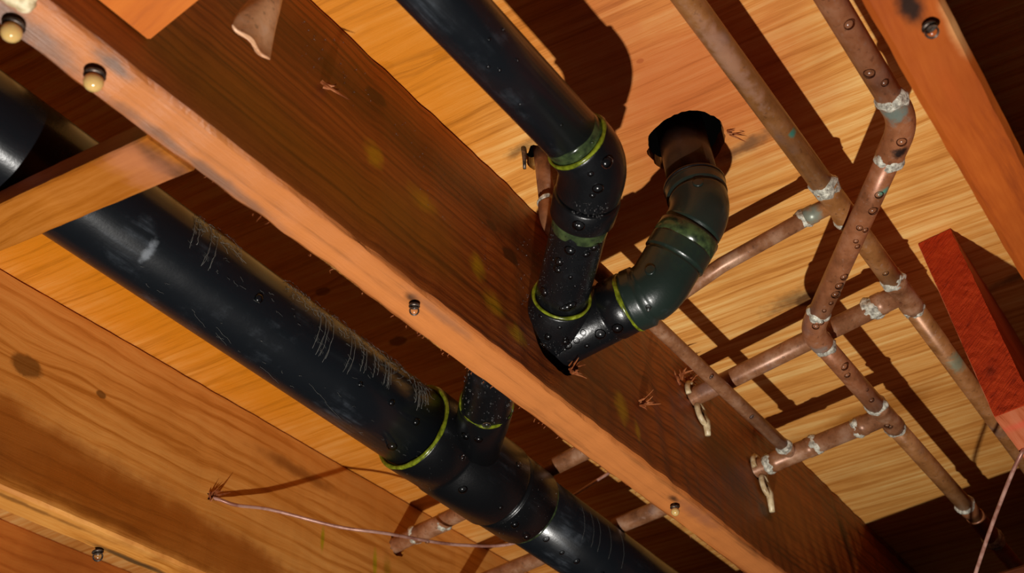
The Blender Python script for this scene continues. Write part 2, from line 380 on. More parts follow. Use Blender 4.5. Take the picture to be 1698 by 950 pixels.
t = NT('web'); WEB = t.done(lin(120, 118, 112), .8, Alpha=.75)
t = NT('foam_cream'); n = t.noise(t.P, 140, 5); t.bump(n, .8, .003); FOAM = t.done(t.ramp(n, [(.35, lin(176, 150, 104)), (.6, lin(232, 216, 178))]), .7)
# ------------------------------------------------------------------ setting: ground, subfloor
gv, gf = [], []
N = 40
for i in range(N + 1):
    for j in range(N + 1):
        x, y = -1.5 + 5 * i / N, -2 + 5 * j / N
        gv.append((x, y, -0.95 + 0.03 * mnoise.noise(Vector((x * 2, y * 2, 0)))))
for i in range(N):
    for j in range(N):
        a = i * (N + 1) + j; gf.append((a, a + 1, a + N + 2, a + N + 1))
o = part('floor', (gv, gf), DIRT, None); tag(o, 'bare brown dirt ground of the crawl space', 'ground', kind='structure')
ceil = part('ceiling', box((-0.5, -0.6, ZT), (2.4, 1.7, ZT + .018), 0), SUBFLOOR, None, smooth=False)
tag(ceil, 'orange plywood subfloor seen from below between the joists', 'ceiling', kind='structure')
cut(ceil, [bore((.672, .230, .7), (.672, .230, .9), .0385, .0016, 3, 64), bore((.597, .352, .7), (.597, .352, .9), .0165, .003, 5)])
# ------------------------------------------------------------------ joists
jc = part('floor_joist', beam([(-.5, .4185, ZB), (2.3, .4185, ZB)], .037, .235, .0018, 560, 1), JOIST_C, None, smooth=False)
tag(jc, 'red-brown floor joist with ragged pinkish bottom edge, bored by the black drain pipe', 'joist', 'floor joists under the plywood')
cut(jc, [bore((.664, .36, .624), (.664, .48, .624), .0405, .0014, 2, 56), bore((.953, .36, .712), (.958, .48, .712), .0150, .002, 4), bore((1.11, .36, .685), (1.11, .48, .685), .0150, .002, 6)])
jl = part('floor_joist', beam([(-.5, .9015, ZB), (2.3, .9015, ZB)], .037, .235, .0010, 420, 11), JOIST_L, None, smooth=False)
tag(jl, 'tan floor joist with a round knot and dark wet lower half, pink cable poking out', 'joist', 'floor joists under the plywood')
cut(jl, [bore((.664, .86, .645), (.664, .95, .645), .0055, .002, 2), bore((.983, .86, .708), (.985, .95, .708), .0150, .002, 4), bore((1.113, .86, .685), (1.113, .95, .685), .0150, .002, 6)])
jr = part('floor_joist', beam([(-.5, -.001, ZB), (2.3, -.001, ZB)], .042, .235, .0008, 300, 21, bev=.004), JOIST_R, None, smooth=False)
tag(jr, 'smooth orange floor joist crossing the upper right corner, nail with black stain', 'joist', 'floor joists under the plywood')
jf = part('floor_joist', beam([(-.5, 1.349, ZB), (2.3, 1.349, ZB)], .037, .235, .001, 300, 31), JOIST_F, None, smooth=False)
tag(jf, 'brown floor joist glimpsed behind the tan joist at the bottom left corner', 'joist', 'floor joists under the plywood')
lap = part('lapped_joist', beam([(.969, .0847, ZB + .002), (2.3, .0847, ZB + .002)], .037, .233, .0009, 220, 41, bev=.0012), LAPW, None, smooth=False)
tag(lap, 'short lapped joist with a bright red painted sawn end beside the copper pipe', 'joist')
ev, ef = [], []
for i in range(9):
    for j in range(41):
        y, z = .0663 + .0366 * i / 8, ZB + .0025 + .2315 * j / 40
        ev.append((.9672 + mnoise.noise(Vector((y * 160, z * 160, 0))) * .0009, y + mnoise.noise(Vector((y * 90, z * 90, 4))) * .0008, z))
for i in range(8):
    for j in range(40):
        a = i * 41 + j; ef.append((a, a + 1, a + 42, a + 41))
m_ = len(ev); ev += [(.9705, v[1], v[2]) for v in ev[:m_]]; ef += [tuple(i + m_ for i in q[::-1]) for q in ef]
rim = [i * 41 for i in range(9)] + [8 * 41 + j for j in range(1, 41)] + [i * 41 + 40 for i in range(7, -1, -1)] + [j for j in range(39, 0, -1)]
for a, b in zip(rim, rim[1:] + rim[:1]): ef.append((a, b, b + m_, a + m_))
part('end_grain', (ev, ef), RED, lap, smooth=False, label='rough sawn end grain painted bright red')
gd = part('girder', beam([(1.345, -.6, .33), (1.345, 1.7, .33)], .09, .218, .001, 200, 51), GIRDW, None, smooth=False)
tag(gd, 'dark wooden girder under the joists at the bottom right corner', 'girder')
# cleat, brace
o = part('wooden_block', box((-.15, .336, .5825), (.199, .3995, ZT - .001), .0012), BLOCKW, None, smooth=False)
tag(o, 'orange wooden block corner at the top, nailed against the red-brown joist', 'wood block')
bs = .33; bd = Vector((0, 1, bs)).normalized(); b0 = Vector((.2545, .438, .5495)); b1 = b0 + bd * .458
o = part('bridging_brace', beam([b0, b1], .040, .019, .0006, 60, 61, side=(1, 0, 0), bev=.0012), BRACE, None, smooth=False)
tag(o, 'slanted orange bridging brace crossing below the thick black drain pipe', 'brace')
# ------------------------------------------------------------------ droplets and nails
def drop_mesh():
    bm = bmesh.new(); bmesh.ops.create_icosphere(bm, subdivisions=3, radius=1)
    for v in bm.verts:
        if v.co.z < 0: v.co.z *= .25
        else: v.co.z *= .72
    me = bpy.data.meshes.new('water_droplet'); bm.to_mesh(me); bm.free()
    for p in me.polygons: p.use_smooth = True
    me.materials.append(WATER); return me
DROP = drop_mesh()
def drop(parent, pos, nrm, r, sx=1.0):
    o = bpy.data.objects.new('water_droplet', DROP); COL.objects.link(o); o.parent = parent
    o.location = Vector(pos) - ROOT[parent]; o.scale = (r, r * sx, r)
    o.rotation_euler = Vector(nrm).to_track_quat('Z', 'Y').to_euler(); ROOT[o] = ROOT[parent]
    return o
def surf(p, d, r, th):
    """point on a pipe (axis point p, direction d, radius r); th = 0 faces the camera, +90 is the upper rim"""
    p, d = Vector(p), Vector(d).normalized()
    n0 = -p; n0 = (n0 - d * n0.dot(d)).normalized(); tt = d.cross(n0)
    if tt.dot(CAM_DOWN) > 0: tt = -tt
    n = n0 * math.cos(math.radians(th)) + tt * math.sin(math.radians(th))
    return p + n * r, n
ICO = None
def mist(parent, p0, p1, r, n, th=(-75, 75), size=(.0004, .0014), name='condensation'):
    """countless fine beads of water"""
    global ICO
    if ICO is None:
        bm = bmesh.new(); bmesh.ops.create_icosphere(bm, subdivisions=1, radius=1); bm.verts.index_update()
        ICO = ([v.co.copy() for v in bm.verts], [tuple(v.index for v in f.verts) for f in bm.faces]); bm.free()
    V_, F_ = [], []; p0, p1 = Vector(p0), Vector(p1)
    for i in range(n):
        q, nn = surf(p0.lerp(p1, random.random()), p1 - p0, r, random.uniform(*th)); s = random.uniform(size[0], size[1]) * random.uniform(.5, 1)
        k = len(V_); V_ += [q + v * s for v in ICO[0]]; F_ += [tuple(j + k for j in f) for f in ICO[1]]
    return part(name, (V_, F_), WATER, parent, kind='stuff')
def scatter(parent, p0, p1, r, n, th=(-60, 60), size=(.0018, .0042)):
    p0, p1 = Vector(p0), Vector(p1)
    for i in range(n):
        q, nn = surf(p0.lerp(p1, random.random()), p1 - p0, r, random.uniform(*th))
        drop(parent, q, nn, random.uniform(*size), random.uniform(.8, 1.2))
def nail(parent, pos, nrm, big=1.0, bead=True, amber=False):
    pos, nrm = Vector(pos), Vector(nrm).normalized()
    o = part('nail', prof(pos - nrm * .006, pos + nrm, [(0, .0018 * big), (.009, .0018 * big), (.0091, .0042 * big), (.0105, .0046 * big), (.0114, .0036 * big), (.0118, .001)], 16), STEEL, parent)
    if bead:
        c = pos + nrm * (.0065 + .002 * big)
        V_, F_ = sweep([c + nrm * (.0042 * big * math.cos(a)) for a in [math.pi * i / 8 for i in range(9)]], [max(.0002, .0042 * big * math.sin(math.pi * i / 8)) for i in range(9)], 16)
        part('water_droplet', (V_, F_), AMBER if amber else WATER, o)
    return o
def splinters(parent, pos, nrm, n, ln, spread=.8, mat=SPLINT, curl=.5):
    V_, F_ = [], []; pos, nrm = Vector(pos), Vector(nrm).normalized()
    for i in range(n):
        d = (nrm + Vector((random.uniform(-1, 1), random.uniform(-1, 1), random.uniform(-1, 1))) * spread).normalized()
        if d.dot(nrm) < .1: d = (d + nrm * .5).normalized()
        c = Vector((random.uniform(-1, 1), random.uniform(-1, 1), random.uniform(-1, 1))) * curl
        l = ln * random.uniform(.5, 1.2); b = pos + Vector((random.uniform(-1, 1), 0, random.uniform(-1, 1))) * ln * .3
        pts = [b + d * (l * s) + c * (l * s * s) for s in (0, .35, .7, 1)]
        V2, F2 = sweep(pts, [ln * .10, ln * .085, ln * .05, .0002], 5); n0 = len(V_)
        V_ += V2; F_ += [tuple(k + n0 for k in q) for q in F2]
    return part('wood_splinters', (V_, F_), mat, parent, smooth=False)
DN = (0, 0, -1)
nail(jc, (.4756, .4126, ZB), (.1, .1, -1), 1.0); nail(jc, (.8936, .4174, ZB), (.1, .1, -1), 1.1, amber=True)
nail(jc, (.1815, .4195, ZB), (.15, .1, -1), 1.5, amber=True); nail(jc, (.1298, .4261, ZB), (.1, .1, -1), 1.5, amber=True)
nail(jl, (.5567, .9160, ZB), (.2, -.1, -1), 1.3); nail(jr, (.4835, -.0066, ZB), (.1, 0, -1), 1.1)
o = part('nail', sweep([(.5749, .3587, ZT + .004), (.5749, .3587, ZT - .006), (.5765, .360, ZT - .016), (.580, .363, ZT - .0235)], [.0026, .0024, .0020, .0016], 10), STEEL, ceil)
splinters(jc, (.684, .3985, .594), (0, -1, -.4), 16, .013); splinters(jc, (.8164, .3985, .6271), (0, -1, .2), 18, .012)
splinters(jc, (.955, .3985, .733), (-.3, -1, .3), 12, .016); splinters(jc, (.93, .3985, .72), (-1, -.5, .1), 6, .02)
splinters(jl, (.664, .8865, .645), (-.3, -1, .5), 14, .017); splinters(jf, (.62, 1.329, .60), (-.2, -1, .2), 9, .035, curl=.3)
splinters(ceil, (.688, .192, ZT), (.4, -1, -.25), 9, .012, .5)
splinters(jc, (.35, .3985, .69), (1, -.35, -.5), 3, .016, .3)
bd_ = []
for i in range(300):
    k = random.random()
    x, z = (random.gauss(.60, .035), random.gauss(.655, .03)) if k < .5 else ((random.gauss(.36, .03), random.gauss(.73, .02)) if k < .65 else (random.gauss(.53, .05), random.gauss(.70, .025)))
    if not (ZB + .02 < z < ZT - .005) or math.hypot(x - .668, z - .629) < .042: continue
    r = random.uniform(.0002, .0007); cc = Vector((x, .3995, z))
    bd_.append(sweep([cc + Vector((0, r * h, 0)) for h in (.6, 0, -.6, -.95)], [r * .8, r, r * .8, r * .2], 6))
part('condensation', join(*bd_), WATER, jc, kind='stuff')
# fibres torn off the joist's lower left arris
fv = []
for i in range(60):
    x = random.uniform(.25, 1.1); l = random.uniform(.001, .0035)
    b = Vector((x, .4372 + random.uniform(-.0015, .0005), ZB + random.uniform(0, .004)))
    fv.append(sweep([b, b + Vector((random.uniform(-.4, .8) * l, l * .8, -.2 * l)), b + Vector((random.uniform(-.6, 1.4) * l, l * 1.3, random.uniform(-.6, .2) * l))], [.0004, .0003, .0001], 4))
part('torn_fibres', join(*fv), SPLINT, jc, smooth=False, kind='stuff')
fb = []
for i in range(12):
    c = Vector((.122 + random.uniform(-.020, .012), .406 + random.uniform(-.004, .006), ZB - .001)); r = random.uniform(.005, .008)
    fb.append(sweep([c + Vector((0, 0, -r * .7 * math.cos(a))) for a in [math.pi * k / 6 for k in range(7)]], [max(.0002, r * math.sin(math.pi * k / 6)) for k in range(7)], 12, True, lambda i, k, an, p: mnoise.noise(p * 140) * .0012))
part('sealant_blob', join(*fb), FOAM, jc, label='cream coloured lump of sealant on the joist bottom')
# ------------------------------------------------------------------ black drain: main run
def mainp(u): return Vector((u, .638, .681 - .0410 * (u - .347)))
RM = .0455
mx = thing('main_drain_pipe', mainp(.6), 'thick black plastic drain pipe with a wye fitting running between two joists', 'drain pipe')
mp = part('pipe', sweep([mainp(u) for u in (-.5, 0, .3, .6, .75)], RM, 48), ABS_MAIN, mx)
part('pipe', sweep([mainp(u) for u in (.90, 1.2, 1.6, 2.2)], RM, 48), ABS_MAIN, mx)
md = (mainp(1) - mainp(0)).normalized()
body = prof(mainp(.733), mainp(1.0), [(0, .0465), (.0003, .0512), (.002, .0522), (.050, .0515), (.052, .0500), (.058, .0500), (.062, .0528), (.148, .0528), (.151, .0515), (.1515, .0478), (.158, .0478), (.1583, .0495), (.160, .0502), (.210, .0496), (.212, .0480), (.2121, .0455)], 56)
JB = mainp(.838); BC = Vector((.672, .474, .642)); bdir = (BC - JB).normalized()
br = prof(JB, BC, [(0, .0275), (.098, .0278), (.102, .0288), (.140, .0294), (.1425, .0287), (.1426, .024)], 36)
wy = part('wye_fitting', body, ABS_TRAP, mx); part('branch_socket', br, ABS_TRAP, wy)
def ring(parent, p, d, r, tube, amp=.0005, name='cement_bead', mat=None):
    """bead of solvent cement squeezed out round a joint"""
    p, d = Vector(p), Vector(d).normalized(); up = Vector((0, 0, 1)) if abs(d.z) < .9 else Vector((1, 0, 0))
    n = (up - d * up.dot(d)).normalized(); b = d.cross(n); V_, F_ = [], []; S, K = 64, 8
    for i in range(S):
        a = 2 * math.pi * i / S; e = n * math.cos(a) + b * math.sin(a); q = p + e * r
        tr = tube * (1 + .45 * mnoise.noise(q * 70)); q = q + d * mnoise.noise(q * 45) * amp * 2
        for k in range(K):
            c = 2 * math.pi * k / K; V_.append(q + (e * math.cos(c) + d * math.sin(c)) * tr)
    for i in range(S):
        for k in range(K):
            F_.append((i * K + k, i * K + (k + 1) % K, ((i + 1) % S) * K + (k + 1) % K, ((i + 1) % S) * K + k))
    return part(name, (V_, F_), mat or CEMENT, parent)
ring(mx, mainp(.7335), md, .0492, .0028); ring(mx, mainp(.946), md, .0468, .0018, mat=SMEAR); ring(mx, JB + bdir * .1435, bdir, .0272, .0024)
def fit(parent, name, pts, rf, mat, segs=36):
    """bent fitting: dense path, radius as a function of arc length"""
    P_ = [Vector(p) for p in pts]; out = [P_[0]]
    for a, b in zip(P_, P_[1:]):
        k = max(1, int((b - a).length / .0015))
        out += [a.lerp(b, i / k) for i in range(1, k + 1)]
    s = [0.0]
    for a, b in zip(out, out[1:]): s.append(s[-1] + (b - a).length)
    return part(name, sweep(out, [rf(x, s[-1]) for x in s], segs), mat, parent)
def hubs(ha, hb, rh, rb, gro=.0):
    def f(x, L):
        if x < .0012 or L - x < .0012: return rh - .0015
        if x < ha: return rh
        if L - x < hb: return rh
        if x < ha + .003 or L - x < hb + .003: return rb - gro
        return rb
    return f
# elbow behind the joist that feeds the wye
RU = Vector((.672, .44, .632))
fit(mx, 'elbow', [JB + bdir * .133] + [JB + bdir * .1440] + bend(JB, BC, RU, .022)[0:] + [RU], hubs(.012, .006, .0292, .0275), ABS_TRAP)
def on(pp, th, r=RM): return surf(pp, md, r, th)
for u, th, s, r in [(.47, 20, .0045, RM), (.70, 8, .0042, RM), (.735, -4, .0032, RM), (.70, -40, .0058, RM), (.775, 4, .0032, .0522), (.805, -28, .0055, .0528), (.865, -20, .003, .0528), (.905, -30, .0050, .050), (.935, -36, .0048, .050), (.963, -24, .0044, RM), (1.0, -28, .0036, RM), (1.03, -26, .0044, RM), (1.08, -20, .004, RM), (.66, 10, .0035, RM), (.615, 6, .003, RM), (.86, 40, .004, .0528)]:
    q, nn = on(mainp(u), th, r); drop(mx, q, nn, s)
for k, th in ((.118, 0), (.112, 30), (.150, -10)):
    q, nn = surf(JB + bdir * k, bdir, .0287, th); drop(mx, q, nn, .005)
mist(mx, JB + bdir * .15, BC, .0293, 90, size=(.0005, .0018)); mist(mx, mainp(.74), mainp(.94), .0527, 260, size=(.0002, .0007))
# cobwebs and dried drip tracks hanging from the pipe's upper rim
wb = []
def hair(u, th0, th1, du, r0=.00022, wig=2.0, n=7):
    pts = []
    for i in range(n):
        s = i / (n - 1); q, nn = on(mainp(u + du * s + random.uniform(-1, 1) * .0012 * wig * .5), th0 + (th1 - th0) * s, RM + .0004 + random.uniform(0, .0009) * wig)
        pts.append(q)
    wb.append(sweep(pts, r0, 4))
for u0, u1, n in ((.385, .44, 40), (.495, .59, 70), (.59, .705, 80)):
    for i in range(n):
        u = random.uniform(u0, u1); th = random.uniform(50, 86); hair(u, th, th - random.uniform(2, 12), random.uniform(-.012, .016), random.uniform(.00009, .00020), 3.0, 6)
for u, a, b, wd in ((.405, 75, 10, .007), (.385, 70, 25, .005), (.545, 66, 8, .007), (.556, 66, 2, .007), (.588, 64, 8, .005), (.605, 64, 22, .005), (.622, 62, 26, .005), (.638, 62, 22, .004), (.643, 62, 24, .003), (.686, 64, 26, .005), (.692, 64, 30, .004), (.70, 64, 36, .003)):
    for s in (-1, 1):
        for k in range(2): hair(u + s * wd / 2, a, b + random.uniform(-6, 6), .004, random.uniform(.00012, .00024), 1.2, 12)
    for k in range(7):
        th = a + (b - a) * random.random(); hair(u - wd / 2, th, th - 3, wd, .00007, .5, 3)
for u, a, du in ((.43, -38, .02), (.455, -36, .025), (.46, -44, .02), (.52, -50, .03), (.57, -30, .03), (.60, -40, .03)):
    hair(u, a, a - 8, du, .00010, 2, 8)
for i in range(60):
    th = random.choice((random.uniform(-52, -18), random.uniform(5, 40))); hair(random.uniform(.36, .73), th, th + random.uniform(-3, 3), random.uniform(.001, .007), random.uniform(.00006, .00012), 2.2, 6)
for u in (1.0, 1.02, 1.035, 1.06, 1.09):
    hair(u, 60, 5, .012, .00010, .8, 9)
part('cobweb', join(*wb), WEB, mx, kind='stuff', label='grey cobweb strands and drip tracks')
# ------------------------------------------------------------------ black drain: branch with offset fittings
RT = .0242
A0, AC = Vector((-.5, .252, .640)), Vector((.511, .252, .631))
WC = Vector((.672, .411, .628)); sd = (WC - AC).normalized(); td = (AC - A0).normalized()
tr = thing('branch_drain_pipe', AC, 'wet black plastic branch drain with elbows and yellow-green glued joints', 'drain pipe')
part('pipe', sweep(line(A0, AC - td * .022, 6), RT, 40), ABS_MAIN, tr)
part('pipe', sweep(line(AC + sd * .05, WC - sd * .058, 6), RT, 40), ABS_TRAP, tr)
fit(tr, 'elbow', [AC - td * .027, AC - td * .0235] + bend(A0, AC, WC, .021) + [AC + sd * .034], lambda x, L: .0262 if x < .001 or L - x < .001 else .0272 + .0006 * math.sin(x / L * 3.14), ABS_TRAP)
part('collar', prof(AC + sd * .036, WC, [(0, .0250), (.0005, .0276), (.002, .0284), (.022, .0279), (.0245, .0262), (.0246, .0242)], 40), ABS_TRAP, tr)
part('cement_smear', prof(AC + sd * .0602, WC, [(0, .0244), (.001, .02475), (.012, .0246), (.014, .0242)], 40, lambda p: mnoise.noise(p * 60) * .0005 - .0002), SMEAR, tr)
part('cement_smear', prof(AC - td * .040, AC, [(0, .0241), (.003, .02465), (.012, .0247), (.013, .0242)], 40, lambda p: mnoise.noise(p * 60) * .0005 - .0002), SMEAR, tr)
ring(tr, AC - td * .0275, td, .0258, .0019)
wr = part('wye_fitting', prof((.672, .470, WC.z), (.672, .3, WC.z), [(0, .0285), (.06, .0292), (.124, .0285), (.1255, .0272), (.1285, .0272), (.1295, .0292), (.149, .0288), (.1505, .0275), (.1506, .022)], 44), ABS_TRAP, tr)
part('branch_socket', prof(WC + sd * .004, AC, [(0, .0275), (.040, .0286), (.066, .0288), (.0675, .0280), (.0676, .023)], 44), ABS_TRAP, wr)
ring(tr, WC - sd * .0645, sd, .0262, .0017)
A1, C1_, C2_, A2 = Vector((.6725, .3205, .628)), Vector((.675, .296, .628)), Vector((.675, .2345, .690)), Vector((.675, .2345, .79))
dd = (C2_ - C1_).normalized(); M1 = C1_.lerp(C2_, .60)
part('cement_smear', prof(M1 - dd * .003, C2_, [(0, .0272), (.001, .0298), (.014, .0299), (.016, .0285)], 44, lambda p: mnoise.noise(p * 60) * .0006), SMEAR, tr)
ring(tr, A1, (0, 1, 0), .0268, .0026, .001); ring(tr, M1, dd, .0262, .0028, .0012)
def fE1(x, L):
    if x < .001 or L - x < .001: return .0274
    if x < .0135: return .0296
    if x < .0160: return .0262
    if L - x < .017: return .0298
    if L - x < .0195: return .0264
    return .0280
e1 = fit(tr, 'elbow', [A1, A1.lerp(C1_, .3)] + bend(A1, C1_, C2_, .014, 12) + [M1], fE1, ABS_GREEN, 44)
def fE2(x, L):
    if x < .001 or L - x < .001: return .0274
    if x < .0135: return .0294
    if x < .0160: return .0262
    if L - x < .003: return .0294
    if L - x < .013: return .0288
    if L - x < .015: return .0264
    return .0278
e2 = fit(tr, 'elbow', [M1 + dd * .0005, M1 + dd * .008] + bend(C1_, C2_, A2, .016, 12) + [Vector((.675, .2345, .724))], fE2, ABS_GREEN, 44)
part('pipe', prof((.675, .2345, .715), (.674, .2335, .84), [(0, RT), (.115, RT)], 40), ABS_BROWN, tr)
part('hub_lip', prof((.675, .2345, .7235), (.675, .2345, .8), [(0, .0285), (.0005, .0296), (.003, .0296), (.004, .0285), (.0042, .0242)], 44), ABS_TRAP, tr)
for p, d, r, th, e in ((C1_.lerp(C2_, .10), dd, .0283, 28, e1), (C2_ + Vector((0, 0, .012)), (0, 0, 1), .0280, 8, e2)):
    q, nn = surf(p, d, r, th); part('moulding_mark', prof(q - nn * .001, q + nn, [(0, .0052), (.0016, .0050), (.0017, .0036), (.0012, .0034), (.00121, .0005)], 18), ABS_GREEN, e)
for s, th, r, sz in [(-.012, 12, .0276, .0052), (.004, -14, .0276, .0048), (.012, -8, .0276, .0026), (.004, 30, .0276, .0026), (-.014, -20, .0276, .0026), (.046, 2, .0283, .0055), (.046, 6, .0283, .003)]:
    q, nn = surf(AC + (sd if s > 0 else td) * s, sd if s > 0 else td, r, th); drop(tr, q, nn, sz)
scatter(tr, AC + sd * .075, WC - sd * .07, RT, 12, (-50, 45), (.0018, .0048)); mist(tr, AC + sd * .065, WC - sd * .07, RT, 520, (-70, 70), (.0003, .0011))
scatter(tr, WC - sd * .06, WC - sd * .01, .0287, 8, (-40, 40), (.0018, .0042)); mist(tr, WC - sd * .062, WC, .0287, 420, (-80, 70), (.0003, .0010))
mist(tr, AC + sd * .02, AC + sd * .058, .0280, 180, (-40, 20), (.0003, .0011))
for v, th, sz in ((.352, -30, .0055), (.365, -12, .003), (.375, -20, .0032), (.37, -40, .0026), (.335, -35, .0055), (.30, -28, .0026), (.39, -25, .0022)):
    q, nn = surf((.672, v, WC.z), (0, 1, 0), .0288, th); drop(tr, q, nn, sz)
mist(tr, (.672, .33, WC.z), (.672, .40, WC.z), .0286, 240, (-60, 30), (.0003, .0009))
scatter(tr, A0.lerp(AC, .82), AC - td * .03, RT, 9, (-30, 60), (.0009, .0016))
# ------------------------------------------------------------------ copper supply lines
R34, R12 = .0111, .0080
def solder(parent, p, d, r, ln=.008, amp=.0022, bias=.0002, seed=0):
    p, d = Vector(p), Vector(d).normalized(); n = 13; ln *= 1.15
    V_, F_ = sweep(line(p - d * ln, p + d * ln, n), r, 36, True, lambda i, k, an, q: bias + .0006 - .0032 * abs(i / (n - 1) - .5) ** 2 * 4 + 1.25 * amp * mnoise.noise(Vector((q.x * 130 + seed, q.y * 130, q.z * 130))) + .0008 * mnoise.noise(q * 420))
    return part('solder_joint', (V_, F_), SOLDER, parent)
def tee(parent, c, d, e, r, rb, half=.028, arm=.030, mat=None):
    c, d, e = Vector(c), Vector(d).normalized(), Vector(e).normalized()
    f1 = prof(c - d * half, c + d, [(0, r), (.0004, r + .0013), (.010, r + .0014), (.012, r + .0006), (half, r + .0009), (2 * half - .012, r + .0006), (2 * half - .010, r + .0014), (2 * half - .0004, r + .0013), (2 * half, r)], 32)
    f2 = prof(c, c + e, [(0, rb), (arm - .011, rb + .0007), (arm - .010, rb + .0014), (arm - .0004, rb + .0013), (arm, rb)], 32)
    return part('tee', join(f1, f2), mat, parent)
def sleeve(parent, c, d, r, half, mat, name='coupling'):
    c, d = Vector(c), Vector(d).normalized()
    return part(name, prof(c - d * half, c + d, [(0, r), (.0004, r + .0012), (half, r + .0013), (2 * half - .0004, r + .0012), (2 * half, r)], 32), mat, parent)
# line A: straight run with two tees
a = thing('copper_supply_pipe', (.77, .1345, .712), 'straight olive-brown copper pipe with two soldered tees, under the plywood', 'copper pipe', 'copper pipes')
YA, ZA = .1345, .712
part('pipe', sweep(line((-.5, YA, ZA), (.745, YA, ZA), 4), R34, 32), COP_A, a)
part('pipe', sweep(line((.79, YA, ZA), (.92, YA, ZA), 3), R34, 32), COP_A, a)
part('pipe', sweep(line((.96, YA, ZA), (2.2, YA, ZA), 4), R34, 32), COP_A, a)
tee(a, (.769, YA, ZA), U, V, R34, R12, .029, .032, COP_A); tee(a, (.943, YA, ZA), U, V, R34, R34, .030, .032, COP_N)
solder(a, (.741, YA, ZA), U, R34 + .0008, .009, .0026, .0008, 1); solder(a, (.798, YA, ZA), U, R34 + .0008, .008, .0024, .0008, 2); solder(a, (.769, .167, ZA), V, R12 + .0006, .008, .0024, .0004, 3)
solder(a, (.913, YA, ZA), U, R34 + .0006, .007, .0026, .0004, 4); solder(a, (.974, YA, ZA), U, R34 + .0006, .008, .0026, -.0002, 5); solder(a, (.944, .168, ZA), V, R34 + .0006, .009, .0028, .0004, 6)
part('branch_pipe', sweep([(.769, .155, ZA), (.769, .26, .706), (.769, .342, .690)], R12, 28), COP_N, a)
part('branch_pipe', sweep(line((.944, .155, ZA), (.985, 1.0, .706), 6), R34, 32), COP_N, a)
for v in (.795, .845): solder(a, (.9775, v, .7075), V, R34 + .0006, .006, .0024, .0002, v * 9)
sleeve(a, (.978, .82, .7075), V, R34, .026, COP_N)
scatter(a, (.80, YA, ZA), (.91, YA, ZA), R34, 2, (-40, 20), (.0022, .0034)); scatter(a, (.944, .2, ZA), (.95, .3, ZA), R34, 3, (-60, -20), (.0012, .002))
# line B: offset with two elbows, then a tee to the joist
YB, ZBC = .043, .685
EA, EB = Vector((.6886, YB, ZBC)), Vector((.900, .2285, ZBC)); ed = (EB - EA).normalized()
b = thing('copper_supply_pipe', (.9, .2285, .685), 'dripping copper pipe with two elbows that doubles back beneath another copper pipe', 'copper pipe', 'copper pipes')
part('pipe', sweep(line((-.5, YB, ZBC), EA - Vector((.02, 0, 0)), 4), R34, 32), COP_B, b)
part('pipe', sweep(line(EA + ed * .02, EB - ed * .02, 4), R34, 32), COP_B, b)
part('pipe', sweep(line(EB + Vector((.02, 0, 0)), (1.09, .2285, ZBC), 3), R34, 32), COP_B, b)
part('pipe', sweep(line((1.13, .2285, ZBC), (1.44, .2265, ZBC), 3), R34, 32), COP_A, b)
ha = lambda x, L: R34 if x < .0004 or L - x < .0004 else R34 + .0014
fit(b, 'elbow', [EA - Vector((.032, 0, 0)), EA - Vector((.022, 0, 0))] + bend(EA - Vector((1, 0, 0)), EA, EB, .021, 12) + [EA + ed * .040], ha, COP_B, 32)
fit(b, 'elbow', [EB - ed * .028, EB - ed * .02] + bend(EA, EB, EB + Vector((1, 0, 0)), .019, 12) + [EB + Vector((.030, 0, 0))], ha, COP_B, 32)
solder(b, EA - Vector((.031, 0, 0)), U, R34 + .001, .008, .0026, .0004, 7); solder(b, EA + ed * .040, ed, R34 + .0008, .008, .0024, .0003, 8)
solder(b, EB - ed * .028, ed, R34 + .0006, .006, .0018, .0004, 9); solder(b, EB + Vector((.031, 0, 0)), U, R34 + .0006, .010, .0024, .0002, 10)
tee(b, (1.109, .2285, ZBC), U, V, R34, R34, .030, .036, COP_N)
solder(b, (1.079, .2285, ZBC), U, R34 + .0006, .006, .0024, .0004, 11); solder(b, (1.139, .2285, ZBC), U, R34 + .0006, .006, .0022, .0, 12); solder(b, (1.109, .264, ZBC), V, R34 + .0006, .006, .0022, .0002, 13)
part('branch_pipe', sweep(line((1.109, .25, ZBC), (1.113, 1.0, ZBC), 4), R34, 32), COP_N, b)
tee(b, (1.1098, .3495, ZBC), V, (-1, 0, 0), R34, R12, .030, .024, COP_N)
solder(b, (1.1095, .319, ZBC), V, R34 + .0008, .006, .0022, .0005, 14); solder(b, (1.1099, .380, ZBC), V, R34 + .0008, .007, .0022, .0005, 15); solder(b, (1.085, .3495, ZBC), U, R12 + .0012, .006, .0018, .0005, 16)
RC = Vector((.597, .352, ZBC + .004))
part('riser_pipe', sweep(line((.597, .352, .84), (.597, .352, .71), 3), R12, 28), COP_N, b)
fit(b, 'elbow', [RC + Vector((0, 0, .030)), RC + Vector((0, 0, .02))] + bend(RC + Vector((0, 0, 1)), RC, RC + Vector((1, 0, 0)), .018, 10) + [RC + Vector((.03, 0, 0))], lambda x, L: R12 if x < .0004 or L - x < .0004 else R12 + .0013, COP_N, 28)
solder(b, RC + Vector((0, 0, .032)), Z, R12 + .0006, .004, .0018, .0005, 17)
part('branch_pipe', sweep(line(RC + Vector((.02, 0, 0)), (1.09, .3495, ZBC), 4), R12, 28), COP_N, b)
sleeve(b, (1.40, .2268, ZBC), U, R34, .012, COP_B); solder(b, (1.385, .227, ZBC), U, R34 + .001, .004, .0012, .0012, 18)
EC = Vector((1.445, .2265, ZBC))
fit(b, 'elbow', [EC - Vector((.02, 0, 0))] + bend(EC - Vector((1, 0, 0)), EC, EC + Vector((1, -.02, -.22)), .016, 8) + [EC + Vector((.04, -.001, -.0088))], ha, COP_B, 32)
